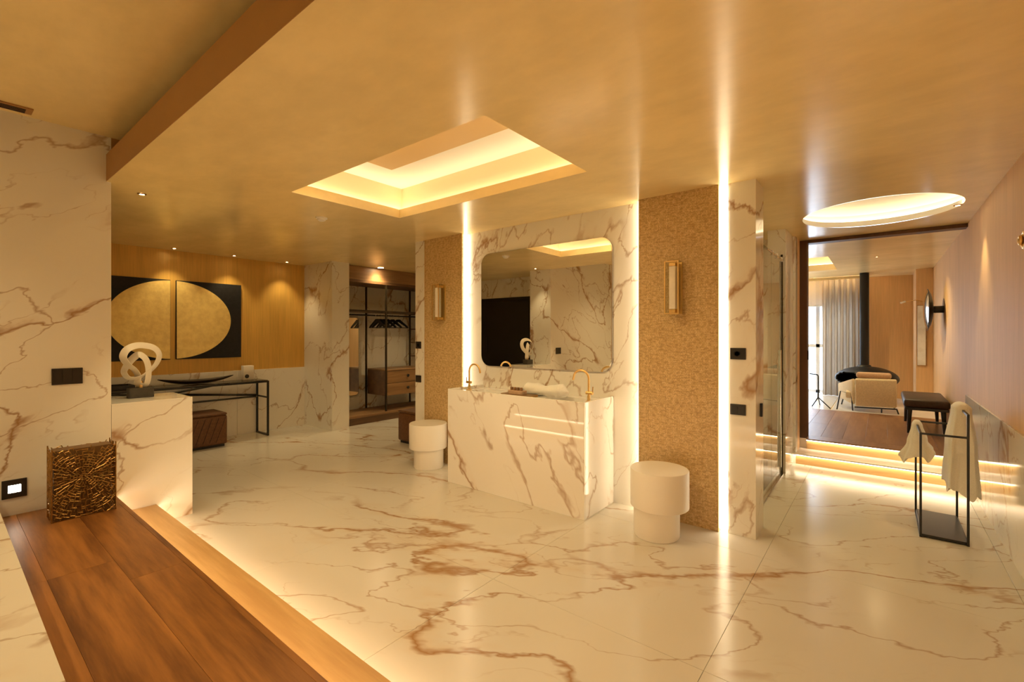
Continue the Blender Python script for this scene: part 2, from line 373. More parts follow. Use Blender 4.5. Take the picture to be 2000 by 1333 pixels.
# ------------------------------------------------------------------ walls
struct(box('wall_left', (-4.45, -2.7, 0), (XL, .755, UZ), 'left'))
struct(box('wall_left_soffit', (-4.45, .755, CZ+.005), (XL, 1.04, UZ), 'fascia'))
struct(box('wall_back', (XL, -2.75, 0), (XR+.05, -2.65, UZ), 'wall'))
struct(box('wall_lounge_door', (XG-.1, .07, 0), (-4.45, .19, CZ), 'wall'))
g = struct(box('wall_lounge', (XG-.12, .19, 0), (XG, 3.48, CZ), 'gold_paper'))
for a, b in ((.19, 1.40), (1.40, 2.55), (2.55, 3.48)): box('wainscot_slab', (XG, a+.001, 0), (XG+.018, b-.001, .862), 'wall', g, .001, 1)
struct(box('wall_pillar', (XG-.1, 3.48, 0), (-5.98, 3.745, CZ), 'wall'))
struct(box('wall_wardrobe', (XG-.1, 3.745, 0), (XG, 6.3, CZ), 'wall'))
struct(box('wall_wardrobe_end', (XG, 6.2, 0), (-3.0, 6.3, CZ), 'wall'))
struct(box('wall_wardrobe_side', (-3.2, 3.62, 0), (-3.1, 6.2, CZ), 'wall'))
struct(box('wall_front', (-4.04, YC, 0), (-.816, 3.62, CZ), 'centre'))
struct(box('wall_mosaic_left_pier', (-4.045, 3.352, 0), (-3.885, YC, CZ), 'wall'))
for nme, a, b in (('wall_mosaic_left', -3.885, -3.318), ('wall_mosaic_right', -1.442, -.868)):
    o = struct(box(nme, (a, YM+.003, 0), (b, YC, CZ), 'mosaic'))
    for e in (a, b-.005): box('brass_trim', (e, YM, 0), (e+.005, YM+.006, CZ), 'brass', o)
struct(box('wall_mosaic_right_pier', (-.815, 3.372, 0), (-.645, 3.62, CZ), 'wall'))
# right wall
r = struct(box('wall_right', (XR, -2.7, 0), (XR+.12, YB+.1, UZ), 'silk'))
for a, b in ((.9, 2.4), (2.4, 3.6), (3.6, 4.8), (4.8, 6.0)): box('wainscot_slab', (XR-.012, a+.001, 0), (XR, b-.001, .785), 'wall', r, .001, 1)
# shower side
struct(box('wall_shower_end', (-3.1, 5.62, 0), (-.70, 5.74, CZ), 'wall'))
struct(box('wall_shower_return', (-.88, 5.15, 0), (-.725, 5.95, CZ), 'wall'))
struct(box('floor', (-3.1, 3.62, -.02), (-.79, 5.62, .012), 'walnut_d'))
# portal to the far room
struct(box('trim_3', (-.725, 5.93, .115), (-.632, 6.06, CZ), 'jamb', None, .003, 1))
struct(box('trim_4', (-.632, 5.93, 2.335), (XR, 6.06, CZ), 'jamb', None, .003, 1))
# steps up
st = thing('stair_step', (0, 5.65, 0), 'lower marble step with a glowing strip, leading to the far room', 'step')
box('riser', (-.70, 5.62, 0), (XR, 5.645, .098), 'oak_light', st)
box('tread', (-.725, 5.575, .103), (XR, 5.93, .115), 'pale_stone', st, .001, 1)
st = thing('stair_step', (0, 5.88, .115), 'upper wood-edged step with a glowing strip below the parquet', 'step')
box('riser', (-.632, 5.88, .115), (XR, 5.90, .212), 'oak_light', st)
box('tread', (-.632, 5.84, .217), (XR, 6.06, F2), 'parquet', st, .001, 1)
for nme, lo, hi, lab in (('led_strip', (-.70,5.596,.094), (XR-.012,5.619,.103), 'glowing light line under the nosing of the lower step to the far room'),
                         ('led_strip', (-.632,5.857,.208), (XR-.012,5.879,.217), 'glowing light line under the nosing of the upper step to the far room')):
    tag(box(nme, lo, hi, 'led_step'), lab, 'light strip')
# far room shell
f2 = struct(box('floor', (-4.6, 5.92, .05), (XR, YB, F2-.012), 'grout'))
yy = 6.06; rowx = [-.8-.19*k for k in range(20)]
x = XR; row = 0
while x > -2.6:
    x0 = x-.19; yb = [6.06, 6.06+.9+.55*(row % 3), 8.27]
    for a, b in zip(yb, yb[1:]): box('floorboard', (x0+.0008, a+.0008, F2-.02), (x-.0008, b-.0008, F2), 'parquet', f2, .001, 1)
    x = x0; row += 1
for k, a in enumerate((XR, -.6, -1.8, -3.0)): box('floor_tile', (a-1.2+.001, 8.271, F2-.02), (a-.001, YB, F2), 'pale_stone', f2, .001, 1)
box('floor_tile', (-4.6, 6.07, F2-.02), (-2.61, 8.27, F2), 'pale_stone', f2)
struct(box('wall_far_left', (-4.7, 5.74, 0), (-4.6, YB, CZ), 'silk'))
struct(box('wall_far_near', (-4.6, 5.74, 0), (-.70, 5.92, CZ), 'silk'))
wf = bmesh.new()
B((-.30, YB, 0), (XR, YB+.12, CZ), 0, wf); B((-4.6, YB, 0), (-3.6, YB+.12, CZ), 0, wf); B((-3.6, YB, 1.95), (-.30, YB+.12, CZ), 0, wf)
struct(mk('wall_far', wf, M['far_paper']))
struct(box('wall_far_pilaster', (.42, 9.62, F2), (XR, YB, CZ), 'silk', None, .002, 1))
wd = struct(mk('window_1', B((-3.6, YB+.05, F2), (-.30, YB+.07, F2+.05)), 'frame_grey'))
for xx in (-3.6, -2.5, -1.66, -.98, -.36): box('window_frame', (xx, YB+.03, F2), (xx+.06, YB+.09, 1.95), 'frame_grey', wd)
for zz in (F2, 1.10, 1.89): box('window_frame', (-3.6, YB+.03, zz), (-.30, YB+.09, zz+.06), 'frame_grey', wd)
for xa, xb in ((-3.54,-2.5), (-2.44,-1.66), (-1.60,-.98), (-.92,-.36)):
    for za, zb in ((F2+.06,1.10), (1.16,1.89)): box('window_pane', (xa, YB+.055, za), (xb, YB+.063, zb), 'window', wd)

# ------------------------------------------------------------------ light strips of the washbasin wall
def vled(lo, hi, lab): tag(box('led_strip', lo, hi, 'led_wall'), lab, 'light strip')
vled((-3.3155, YM+.028, .02), (-3.3035, YM+.062, CZ-.004), 'vertical light strip left of the mirror, beside the narrow mosaic panel')
vled((-1.4565, YM+.028, .02), (-1.4445, YM+.062, CZ-.004), 'vertical light strip right of the mirror, hidden behind the wide mosaic panel')
vled((-.8655, YM+.020, .02), (-.8185, YM+.046, CZ-.004), 'vertical light strip between the wide mosaic panel and the socket pier')

# ------------------------------------------------------------------ tub surround and wooden steps in the foreground
tb = thing('bathtub', (-1.7, -1.2, 0), 'white stone bathtub surround at the lower left corner beside the wooden platform', 'bathtub')
x0, x1, y0, y1, zt = XL+.002, XR-.002, -2.64, .205, .50
bm = bmesh.new()
for a, b in (((x0,-.12,zt-.03),(x1,y1,zt)), ((x0,y0,zt-.03),(x1,-2.2,zt)), ((x0,-2.2,zt-.03),(-3.4,-.12,zt)), ((-.2,-2.2,zt-.03),(x1,-.12,zt))): B(a, b, 0, bm)
mk('rim', bm, 'counter', tb)
box('front_panel', (x0, y1-.03, 0), (x1, y1-.004, zt-.03), 'counter', tb)
bm = bmesh.new()
for a, b in (((-3.4,-.14,.1),(-.2,-.12,zt)), ((-3.4,-2.2,.1),(-.2,-2.18,zt)), ((-3.4,-2.2,.1),(-3.38,-.12,zt)), ((-.22,-2.2,.1),(-.2,-.12,zt)), ((-3.4,-2.2,.08),(-.2,-.12,.1))): B(a, b, 0, bm)
mk('basin', bm, 'white', tb)
pf = thing('wooden_platform', (-1.7, .5, 0), 'dark oak boarded platform running beside the bathtub', 'platform')
yr = [.206, .316, .545, .745]
cuts = [(-2.86, -1.2), (-2.86, -1.5), (-2.58, -.9)]
for j in range(3):
    xb = [XL+.002]+list(cuts[j])+[XR-.002]
    for a, b in zip(xb, xb[1:]): box('plank', (a+.0007, yr[j]+.0004, .248), (b-.0004, yr[j+1]-.0004, .27), 'oak', pf, .0003, 1)
box('nosing', (XL+.002, .745, .232), (XR-.002, .770, .27), 'oak', pf, .0015, 1)
box('riser', (XL+.002, .715, .135), (XR-.002, .732, .248), 'oak_light', pf)
box('base', (XL+.002, .21, 0), (XR-.002, .714, .246), 'oak_light', pf)
ps = thing('wooden_step', (-1.7, .88, 0), 'pale oak step between the dark boarded platform and the marble floor', 'step')
box('tread', (XL+.002, .7325, .112), (XR-.002, 1.003, .135), 'oak_light', ps, .0015, 1)
box('riser', (XL+.002, .940, 0), (XR-.002, .957, .108), 'oak_light', ps)
tag(box('led_strip', (XL+.01, .7325, .212), (XR-.02, .756, .222), 'led_step'), 'light line under the nosing of the dark oak platform', 'light strip')
tag(box('led_strip', (XL+.01, .9575, .088), (XR-.02, .987, .098), 'led_step'), 'light line under the pale oak step, washing the marble floor', 'light strip')

# ------------------------------------------------------------------ left counter
ct = thing('marble_counter', (-4.28, .99, 0), 'marble counter at the end of the left wall carrying the ribbon sculpture', 'counter')
box('side_panel', (-4.07, .757, 0), (XL, 1.225, .865), 'counter', ct)
box('end_panel', (-4.5, 1.205, 0), (-4.07, 1.225, .865), 'counter', ct)
box('side_panel', (-4.5, .757, 0), (-4.48, 1.205, .865), 'counter', ct)
box('top_slab', (-4.5, .757, .865), (XL, 1.225, .878), 'counter', ct, .001, 1)

# ------------------------------------------------------------------ vanity
va = thing('vanity_unit', (-2.39, 3.18, 0), 'large veined marble washbasin block below the mirror', 'washbasin')
vx0, vx1, vy0, vy1 = -3.10, -1.682, 2.945, YC-.002
box('front_panel', (vx0, vy0, 0), (vx1, vy0+.02, .852), 'vanity', va, .0015, 1)
box('side_panel', (vx0, vy0+.02, 0), (vx0+.02, vy1, .852), 'vanity', va, .0015, 1)
box('side_panel', (vx1-.02, vy0+.02, 0), (vx1, vy1, .852), 'vanity', va, .0015, 1)
bm = holed(rect(vx0+.02, vx1-.02, vy0+.02, vy1), [rrect(-2.98, -2.62, 3.02, 3.32, .05), rrect(-2.16, -1.80, 3.02, 3.32, .05)], .825)
mk('countertop', bm, 'vanity', va)
for a, b in ((-2.98, -2.62), (-2.16, -1.80)):
    bm = bmesh.new(); lp = rrect(a, b, 3.02, 3.32, .05); n = len(lp)
    A = [bm.verts.new((x, y, .825)) for x, y in lp]; D = [bm.verts.new((x, y, .71)) for x, y in lp]
    for i in range(n): bm.faces.new((A[i], A[(i+1) % n], D[(i+1) % n], D[i]))
    bm.faces.new(D); bs = mk('basin', bm, 'vanity', va)
    mk('drain', lathe([(0,.003),(.02,.003),(.024,0)], ((a+b)/2, 3.17, .7105), 20), 'brass', bs, 40)
def faucet(x, y, s, lab):
    t = thing('faucet', (x, y, .825), lab, 'faucet', 'gooseneck basin taps')
    r = .045; top = 1.065-.065
    arc = [(x, y, .825), (x, y, top)]+[(x+s*(.068-.068*math.cos(a)), y, top+.068*math.sin(a)) for a in [PI*k/14 for k in range(1, 13)]]+[(x+s*.140, y, top-.012)]
    mk('spout', tube(arc, .0085, 12), 'brass', t, 50)
    mk('base_flange', lathe([(0,0),(.024,0),(.024,.006),(.012,.010),(.012,.05),(0,.05)], (x, y, .825), 24), 'brass', t, 40)
    mk('valve_body', tube([(x-s*.035, y, .895), (x+s*.022, y, .895)], .013, 14), 'brass', t, 50)
    mk('lever', tube([(x-s*.033, y, .895), (x-s*.036, y, .945)], .0045, 8), 'brass_dark', t, 50)
faucet(-3.045, 3.17, 1, 'brass gooseneck tap at the left end of the washbasin')
faucet(-1.770, 3.17, -1, 'brass gooseneck tap at the right end of the washbasin')
# tray with brushes and rolled towel
tr = thing('amenity_tray', (-2.40, 3.10, .825), 'dark tray with small wooden brush and caps on the washbasin top', 'tray')
mk('tray', prism(rrect(-2.56, -2.24, 3.04, 3.17, .02, 4), lambda a, b, d: (a, b, d), .825, .843), 'brass_dark', tr, 40)
mk('brush', prism(rrect(-2.50, -2.33, 3.06, 3.14, .03, 5), lambda a, b, d: (a, b, d), .843, .872), 'cushion', tr, 40)
for k in range(4): mk('cap', lathe([(0,0),(.013,0),(.013,.026),(0,.026)], (-2.475+.034*k, 3.10, .872), 12), 'walnut', tr, 40)
bm = bmesh.new(); nu, nv = 26, 18; ring = []
for i in range(nu+1):
    u = i/nu; x = -2.44+.44*u; rr = .052*(1+.16*math.sin(9*u+.4)+.08*math.sin(23*u))*(min(1, 6*u+.35))*(min(1, 6*(1-u)+.3))
    ring.append([bm.verts.new((x, 3.235+1.25*rr*math.cos(2*PI*k/nv)*(1+.08*math.sin(5*2*PI*k/nv+8*u)), max(.826, .872+rr*math.sin(2*PI*k/nv)*(1+.1*math.sin(3*2*PI*k/nv+11*u))))) for k in range(nv)])
for A, D in zip(ring, ring[1:]):
    for k in range(nv): bm.faces.new((A[k], A[(k+1) % nv], D[(k+1) % nv], D[k]))
bm.faces.new(ring[0]); bm.faces.new(ring[-1])
tag(mk('rolled_towel', bm, 'towel', None, 60), 'loosely rolled white towel lying on the washbasin top', 'towel')
# mirror
mi = thing('wall_mirror', (-2.395, YC, 1.04), 'large rounded rectangular mirror above the washbasin', 'mirror')
mk('frame', prism(rrect(-3.105, -1.688, 1.040, 2.138, .105, 12), lambda a, b, d: (a, d, b), YC-.001, YC-.016), 'chrome', mi, 30)
mk('mirror_glass', prism(rrect(-3.099, -1.694, 1.046, 2.132, .10, 12), lambda a, b, d: (a, d, b), YC-.016, YC-.019), 'mirror', mi, 30)
# sconces
def sconce(cx, lab):
    t = thing('wall_sconce', (cx, YM, 1.49), lab, 'wall lamp', 'brass frame wall lamps')
    z0, z1 = 1.492, 1.865; yw, yf = YM+.003, YM-.10
    box('back_plate', (cx-.045, yw-.012, z0), (cx+.045, yw, z1), 'brass', t, .002, 1)
    box('diffuser', (cx-.022, yf+.012, z0+.035), (cx+.022, yf+.06, z1-.035), 'alabaster', t, .003, 2)
    box('end_block', (cx-.022, yf+.012, z0+.008), (cx+.022, yw-.012, z0+.034), 'brass', t, .002, 1)
    box('end_block', (cx-.022, yf+.012, z1-.034), (cx+.022, yw-.012, z1-.008), 'brass', t, .002, 1)
    for s in (-1, 1):
        box('glass_side', (cx+s*.047-.003, yf, z0), (cx+s*.047+.003, yw-.012, z1), 'glass', t)
        box('edge_rail', (cx+s*.047-.004, yf-.004, z0), (cx+s*.047+.004, yf+.002, z1), 'brass', t)
    for zz in (z0, z1-.006): box('cross_rail', (cx-.047, yf-.003, zz), (cx+.047, yf+.002, zz+.006), 'brass', t)
sconce(-1.155, 'brass and alabaster wall lamp on the wide mosaic panel right of the mirror')
sconce(-3.60, 'brass and alabaster wall lamp on the narrow mosaic panel left of the mirror')
# sockets and switches
def plate_y(x0, x1, z0, z1, y, lab, knob=0, cat='socket'):
    t = thing('wall_socket', ((x0+x1)/2, y, z0), lab, cat)
    box('plate', (x0, y-.008, z0), (x1, y, z1), 'socket', t, .0015, 1)
    if knob: mk('round_insert', lathe([(0,0),(.014,0),(.018,-.006),(.021,-.006),(.021,.004)], ((x0+x1)/2-.005, y-.008, (z0+z1)/2), 20, axis=1), 'black', t, 40)
    else:
        for s in (-1, 1): box('rocker', ((x0+x1)/2+s*.021-.019, y-.0105, z0+.012), ((x0+x1)/2+s*.021+.019, y-.008, z1-.012), 'socket', t, .001, 1)
plate_y(-.800, -.704, 1.180, 1.257, 3.372, 'upper black socket plate with round insert on the marble pier by the shower', 1)
plate_y(-.800, -.704, .808, .880, 3.372, 'lower black switch plate on the marble pier by the shower', 0, 'switch')
plate_y(-4.035, -3.945, 1.19, 1.268, 3.352, 'upper black plate on the thin marble strip left of the narrow mosaic panel', 1)
plate_y(-4.035, -3.945, .82, .895, 3.352, 'lower black plate on the thin marble strip left of the narrow mosaic panel', 0, 'switch')
def plate_x(y0, y1, z0, z1, nme, lab, cat, kids):
    t = thing(nme, (XL, (y0+y1)/2, z0), lab, cat)
    box('plate', (XL, y0, z0), (XL+.009, y1, z1), 'socket', t, .0015, 1)
    if kids == 'rocker':
        n = 3
        for k in range(n):
            a = y0+.006+(y1-y0-.012)*k/n; box('rocker', (XL+.009, a+.001, z0+.008), (XL+.0115, a+(y1-y0-.012)/n-.001, z1-.008), 'socket', t, .001, 1)
    else: box('lens', (XL+.006, y0+.025, z0+.032), (XL+.0105, y1-.025, z1-.032), 'step_light', t, .002, 1)
plate_x(.468, .612, 1.031, 1.133, 'wall_switch', 'wide black switch plate on the left marble wall above the vase', 'switch', 'rocker')
plate_x(.258, .362, .373, .482, 'step_light', 'lit black-framed step light low on the left marble wall', 'wall light', 'lens')

# ------------------------------------------------------------------ white stools
def stool(loc, lab, dx=.035, dy=.012):
    t = thing('side_stool', loc, lab, 'stool', 'white drum stools'); x, y, z = loc
    mk('lower_drum', lathe([(0,0),(.142,0),(.146,.006),(.149,.012),(.149,.20),(0,.20)], (x, y, z), 64), 'white', t, 35)
    mk('upper_drum', lathe([(0,.195),(.186,.195),(.190,.199),(.190,.438),(.186,.444),(0,.444)], (x+dx, y+dy, z), 64), 'white', t, 35)
    return t
stool((-1.185, 3.045, 0), 'white two-drum stool in front of the wide mosaic panel', .012, .02)
stool((-3.60, 3.155, 0), 'white two-drum stool between the narrow mosaic panel and the washbasin', -.02, .01)

# ------------------------------------------------------------------ lounge: paintings, console, ottomans
def painting(y0, y1, lab):
    t = thing('painting', (XG, (y0+y1)/2, 1.04), lab, 'painting', 'black and gold diptych')
    box('canvas', (XG+.001, y0, 1.042), (XG+.034, y1, 2.006), 'black_paint', t, .002, 1)
    cy, cz, a, b = 1.833, 1.524, .632, .474
    pts = [(cy+a*math.cos(2*PI*k/96), cz+b*math.sin(2*PI*k/96)) for k in range(96)]
    lo, hi = y0+.004, y1-.004
    pts = [(y, z) for y, z in pts if lo <= y <= hi]
    edge = lo if cy < lo+.1 else hi
    dz = b*math.sqrt(max(0, 1-((edge-cy)/a)**2))
    pts.sort(key=lambda p: math.atan2(p[1]-cz, p[0]-(cy+(.3 if edge == lo else -.3))))
    mid = cy+(.3 if edge == lo else -.3)
    pts += [(edge, cz+dz), (edge, cz-dz)]; pts.sort(key=lambda p: math.atan2(p[1]-cz, p[0]-mid))
    mk('gold_half_disc', prism(pts, lambda p, q, d: (d, p, q), XG+.034, XG+.040), 'goldleaf', t)
painting(1.065, 1.803, 'left black canvas of the pair with half a gold disc')
painting(1.862, 2.594, 'right black canvas of the pair with half a gold disc')
cs = thing('console_table', (-6.55, 1.9, 0), 'long black metal console table with glass top under the gold paintings', 'table')
cx0, cx1, cy0, cy1, cz = -6.71, -6.385, .95, 2.795, .735
wb = .022
box('glass_top', (cx0, cy0, cz-.003), (cx1, cy1, cz+.005), 'glass_top', cs)
for yy_ in (cy0, cy1):
    for xx in (cx0, cx1): box('leg', (xx-wb/2, yy_-wb/2, 0), (xx+wb/2, yy_+wb/2, cz-.004), 'black', cs)
    box('foot_rail', (cx0+wb/2, yy_-wb/2, 0), (cx1-wb/2, yy_+wb/2, wb), 'black', cs)
    box('top_rail', (cx0+wb/2, yy_-wb/2, cz-.004-wb), (cx1-wb/2, yy_+wb/2, cz-.004), 'black', cs)
    box('mid_rail', (cx0+wb/2, yy_-wb/2, .50), (cx1-wb/2, yy_+wb/2, .50+wb*.8), 'black', cs)
for xx in (cx0, cx1): box('long_rail', (xx-wb/2, cy0+wb/2, cz-.004-wb), (xx+wb/2, cy1-wb/2, cz-.004), 'black', cs)
mk('brace', bar((cx0, cy0, .70), (cx0, cy1, .515), wb*.8), 'black', cs)
mk('brace', bar((cx0+.01, cy0, .515), (cx0+.01, cy1-.35, .715), wb*.8), 'black', cs)
mk('brace', bar((cx0+.02, cy0, .50), (cx0+.02, cy1, .50), wb*.7), 'black', cs)
# boat-shaped dish
bm = bmesh.new(); n = 28; rows = []
for i in range(n+1):
    u = -1+2*i/n; y = 2.03+.40*u; wdt = .10*(1-abs(u)**2.2)+.004; zb = .742+.075*abs(u)**2.4
    rows.append([(-6.54+wdt*s, y, zb+.04*abs(s)**2*(1-abs(u)**3)) for s in (-1,-.7,-.35,0,.35,.7,1)])
up = [[bm.verts.new((x, y, z+.008)) for x, y, z in r_] for r_ in rows]; dn = [[bm.verts.new(p) for p in r_] for r_ in rows]
for S_ in (up, dn):
    for A, D in zip(S_, S_[1:]):
        for k in range(6): bm.faces.new((A[k], A[k+1], D[k+1], D[k]))
for i in range(n):
    for k in (0, 6): bm.faces.new((up[i][k], up[i+1][k], dn[i+1][k], dn[i][k]))
for i in (0, n):
    for k in range(6): bm.faces.new((up[i][k], up[i][k+1], dn[i][k+1], dn[i][k]))
tag(mk('boat_dish', bm, 'bronze', None, 50), 'long dark boat-shaped dish on the console table', 'dish')
dv = thing('scent_diffuser', (-6.60, 2.62, .740), 'small white block with a round dark hole on the console table', 'ornament')
box('block', (-6.66, 2.57, .740), (-6.58, 2.70, .930), 'white', dv, .006, 2)
mk('round_hole', lathe([(0,0),(.020,0),(.026,.002),(.026,-.003)], (-6.579, 2.612, .790), 24, axis=0), 'grey_stone', dv, 40)
bk = thing('black_tray', (-6.55, 1.22, .740), 'black rectangular tray at the near end of the console table, behind the sculpture', 'tray')
box('base', (-6.66, 1.08, .740), (-6.42, 1.40, .752), 'black', bk, .003, 1)
for lo, hi in (((-6.66,1.08,.752),(-6.645,1.40,.790)), ((-6.435,1.08,.752),(-6.42,1.40,.790)), ((-6.645,1.08,.752),(-6.435,1.095,.790)), ((-6.645,1.385,.752),(-6.435,1.40,.790))): box('side', lo, hi, 'black', bk)
def ottoman(x0, x1, y0, y1, lab):
    t = thing('ottoman', ((x0+x1)/2, (y0+y1)/2, 0), lab, 'ottoman', 'brown leather cubes')
    box('plinth', (x0+.025, y0+.025, 0), (x1-.025, y1-.025, .03), 'black', t)
    box('leather_body', (x0, y0, .03), (x1, y1, .375), 'leather', t, .022, 3)
    box('seat_pad', (x0+.002, y0+.002, .375), (x1-.002, y1-.002, .405), 'leather', t, .014, 3)
    for k in range(5):
        a = x0; yy0 = y0+.03+(y1-y0-.06)*(k+.5)/5-.006
        bm = bar((x1+.001, yy0-.05, .06), (x1+.001, yy0+.05, .35), .004); mk('stitch_line', bm, 'leather_d', t)
ottoman(-6.60, -6.18, 1.82, 2.235, 'brown leather cube ottoman under the console table')
ottoman(-4.72, -4.30, 3.63, 4.05, 'brown leather cube ottoman by the wardrobe, half hidden behind the white stool')

# ------------------------------------------------------------------ ribbon sculpture
sc = thing('ribbon_sculpture', (-4.33, .975, .878), 'white looped ribbon sculpture on a dark stone block', 'sculpture')
box('stone_base', (-4.375, .902, .878), (-4.285, 1.048, .950), 'grey_stone', sc, .003, 1)
def ribbon(pts, wdirs, wd, th):
    bm = bmesh.new(); n = len(pts); R_ = []
    for i in range(n):
        p = Vector(pts[i]); t_ = (Vector(pts[(i+1) % n])-Vector(pts[i-1])).normalized(); wv = Vector(wdirs[i]); wv = (wv-t_*wv.dot(t_)).normalized(); nv_ = t_.cross(wv)
        R_.append([bm.verts.new(p+wv*wd*a+nv_*th*b) for a, b in ((-1,-.35),(-.8,-1),(.8,-1),(1,-.35),(1,.35),(.8,1),(-.8,1),(-1,.35))])
    for i in range(n):
        A, D = R_[i], R_[(i+1) % n]
        for k in range(8): bm.faces.new((A[k], A[(k+1) % 8], D[(k+1) % 8], D[k]))
    return bm
ctl = [(455,800,0,.5), (530,770,.1,.2), (548,600,.35,.1), (515,450,.4,.5), (430,372,.1,.9), (350,420,-.3,.6), (270,520,-.5,.3), (232,610,-.3,.1), (290,685,.2,.7), (420,685,.45,.8), (560,610,.1,.5), (680,500,-.4,.2), (722,380,-.6,.1), (640,280,-.7,.6), (440,245,-.5,.95), (275,290,0,.6), (205,390,.4,.1), (250,490,.7,.2), (345,570,.6,.5), (405,660,.2,.4), (405,760,0,.3)]
P_ = [(-4.33+.045*d, .867+(cx_*.1425-28)*.00307, 1.273-(cy_*.1425-33)*.00382, f) for cx_, cy_, d, f in ctl]
pts, wds = [], []; n = len(P_)
for i in range(n):
    p0, p1, p2, p3 = (P_[(i+k) % n] for k in (-1, 0, 1, 2))
    for q in range(9):
        t_ = q/9; cr_ = [.5*(2*b_+(c_-a_)*t_+(2*a_-5*b_+4*c_-d_)*t_*t_+(3*b_-a_-3*c_+d_)*t_**3) for a_, b_, c_, d_ in zip(p0, p1, p2, p3)]
        pts.append(cr_[:3])
for i in range(len(pts)):
    t_ = (Vector(pts[(i+1) % len(pts)])-Vector(pts[i-1])).normalized(); f = 2*PI*i/len(pts)
    inpl = Vector((0, -t_.z, t_.y)); wds.append(tuple(Vector((1,0,0))*.75+inpl*(.75+.35*math.sin(f*2))))
mk('ribbon', ribbon(pts, wds, .027, .0030), 'ribbon', sc, 60)
mk('pin', tube([(-4.33, .978, .945), (-4.33, .978, 1.0)], .012, 12), 'brass', sc, 50)

# ------------------------------------------------------------------ lattice vase
vz = thing('lattice_vase', (-3.76, .57, .27), 'square gold vase of pierced metal lattice on the wooden platform', 'vase')
vp = dict(x0=-3.845, x1=-3.69, y0=.428, y1=.710, z0=.272, z1=.695)
def lattice(fn, wdt, hgt, c, jag, bm):
    rnd = random.Random(3)
    inside = lambda p: -.001 <= p[0] <= wdt+.001 and 0 <= p[1] <= hgt-jag(p[0])
    rings = [.006+.0125*k*(1+.012*k) for k in range(34)]; prev = None
    for k in range(1, len(rings)):
        n = 10 if k < 3 else 20 if k < 6 else 36 if k < 12 else 56 if k < 20 else 72
        off = rnd.random()
        for j in range(n):
            a = 2*PI*(j+off+.5*rnd.uniform(-.5,.5))/n; r0, r1 = rings[k-1], rings[k]
            p = (c[0]+r0*math.cos(a), c[1]+r0*math.sin(a)); q = (c[0]+r1*1.03*math.cos(a), c[1]+r1*1.03*math.sin(a))
            if inside(p) and inside(q): tube([fn(*p), fn(*q)], .0026, 4, bm)
            a2 = a+2*PI/n; rr = r1*(1+.03*rnd.uniform(-1,1))
            p = (c[0]+rr*math.cos(a), c[1]+rr*math.sin(a)); q = (c[0]+rr*math.cos(a2), c[1]+rr*math.sin(a2))
            if inside(p) and inside(q) and rnd.random() < .62: tube([fn(*p), fn(*q)], .0024, 4, bm)
    return bm
H_, W_ = vp['z1']-vp['z0'], vp['y1']-vp['y0']; D_ = vp['x1']-vp['x0']
jag = lambda a: .006+.018*abs(math.sin(37*a))*(1 if .1 < a < .25 else .3)
mk('front_lattice', lattice(lambda a, b: (vp['x1'], vp['y0']+a, vp['z0']+b), W_, H_, (.135, .235), jag, bmesh.new()), 'lattice', vz)
mk('back_lattice', lattice(lambda a, b: (vp['x0'], vp['y0']+a, vp['z0']+b), W_, H_, (.16, .20), jag, bmesh.new()), 'lattice', vz)
mk('side_lattice', lattice(lambda a, b: (vp['x0']+a, vp['y0'], vp['z0']+b), D_, H_, (.07, .2), jag, bmesh.new()), 'lattice', vz)
mk('side_lattice', lattice(lambda a, b: (vp['x0']+a, vp['y1'], vp['z0']+b), D_, H_, (.08, .26), jag, bmesh.new()), 'lattice', vz)
for xx in (vp['x0'], vp['x1']):
    for yy_ in (vp['y0'], vp['y1']): mk('corner_rod', tube([(xx, yy_, .271), (xx, yy_, .69)], .0035, 6), 'lattice', vz, 50)
box('bottom_plate', (vp['x0'], vp['y0'], .2705), (vp['x1'], vp['y1'], .2745), 'lattice', vz)
mk('inner_liner', prism(rrect(vp['x0']+.012, vp['x1']-.030, vp['y0']+.012, vp['y1']-.012, .01, 3), lambda a, b, d: (a, b, d), .2746, .672), 'liner', vz)

# ------------------------------------------------------------------ towel rack and towels
rk = thing('towel_rack', (.317, 4.39, 0), 'black metal free-standing towel rack in the passage by the right wall', 'rack')
a, b, c, d = .203, .430, 4.110, 4.672; wb = .0125
box('base_plate', (a, c, .004), (b, d, .022), 'black', rk, .002, 1)
for xx, yy_, h in ((a,c,.695), (b,c,.838), (a,d,.695), (b,d,.838)): box('post', (xx-wb/2, yy_-wb/2, 0), (xx+wb/2, yy_+wb/2, h), 'black', rk)
for yy_ in (c, d): box('cross_bar', (a+wb/2, yy_-wb/2, .695-wb), (b-wb/2, yy_+wb/2, .695), 'black', rk)
box('hanging_bar', (a-wb/2, c+wb/2, .695-wb), (a+wb/2, d-wb/2, .695), 'black', rk)
box('hanging_bar', (b-wb/2, c+wb/2, .838-wb), (b+wb/2, d-wb/2, .838), 'black', rk)
box('foot_bar', (a-wb/2, c, 0), (a+wb/2, d, .012), 'black', rk); box('foot_bar', (b-wb/2, c, 0), (b+wb/2, d, .012), 'black', rk)
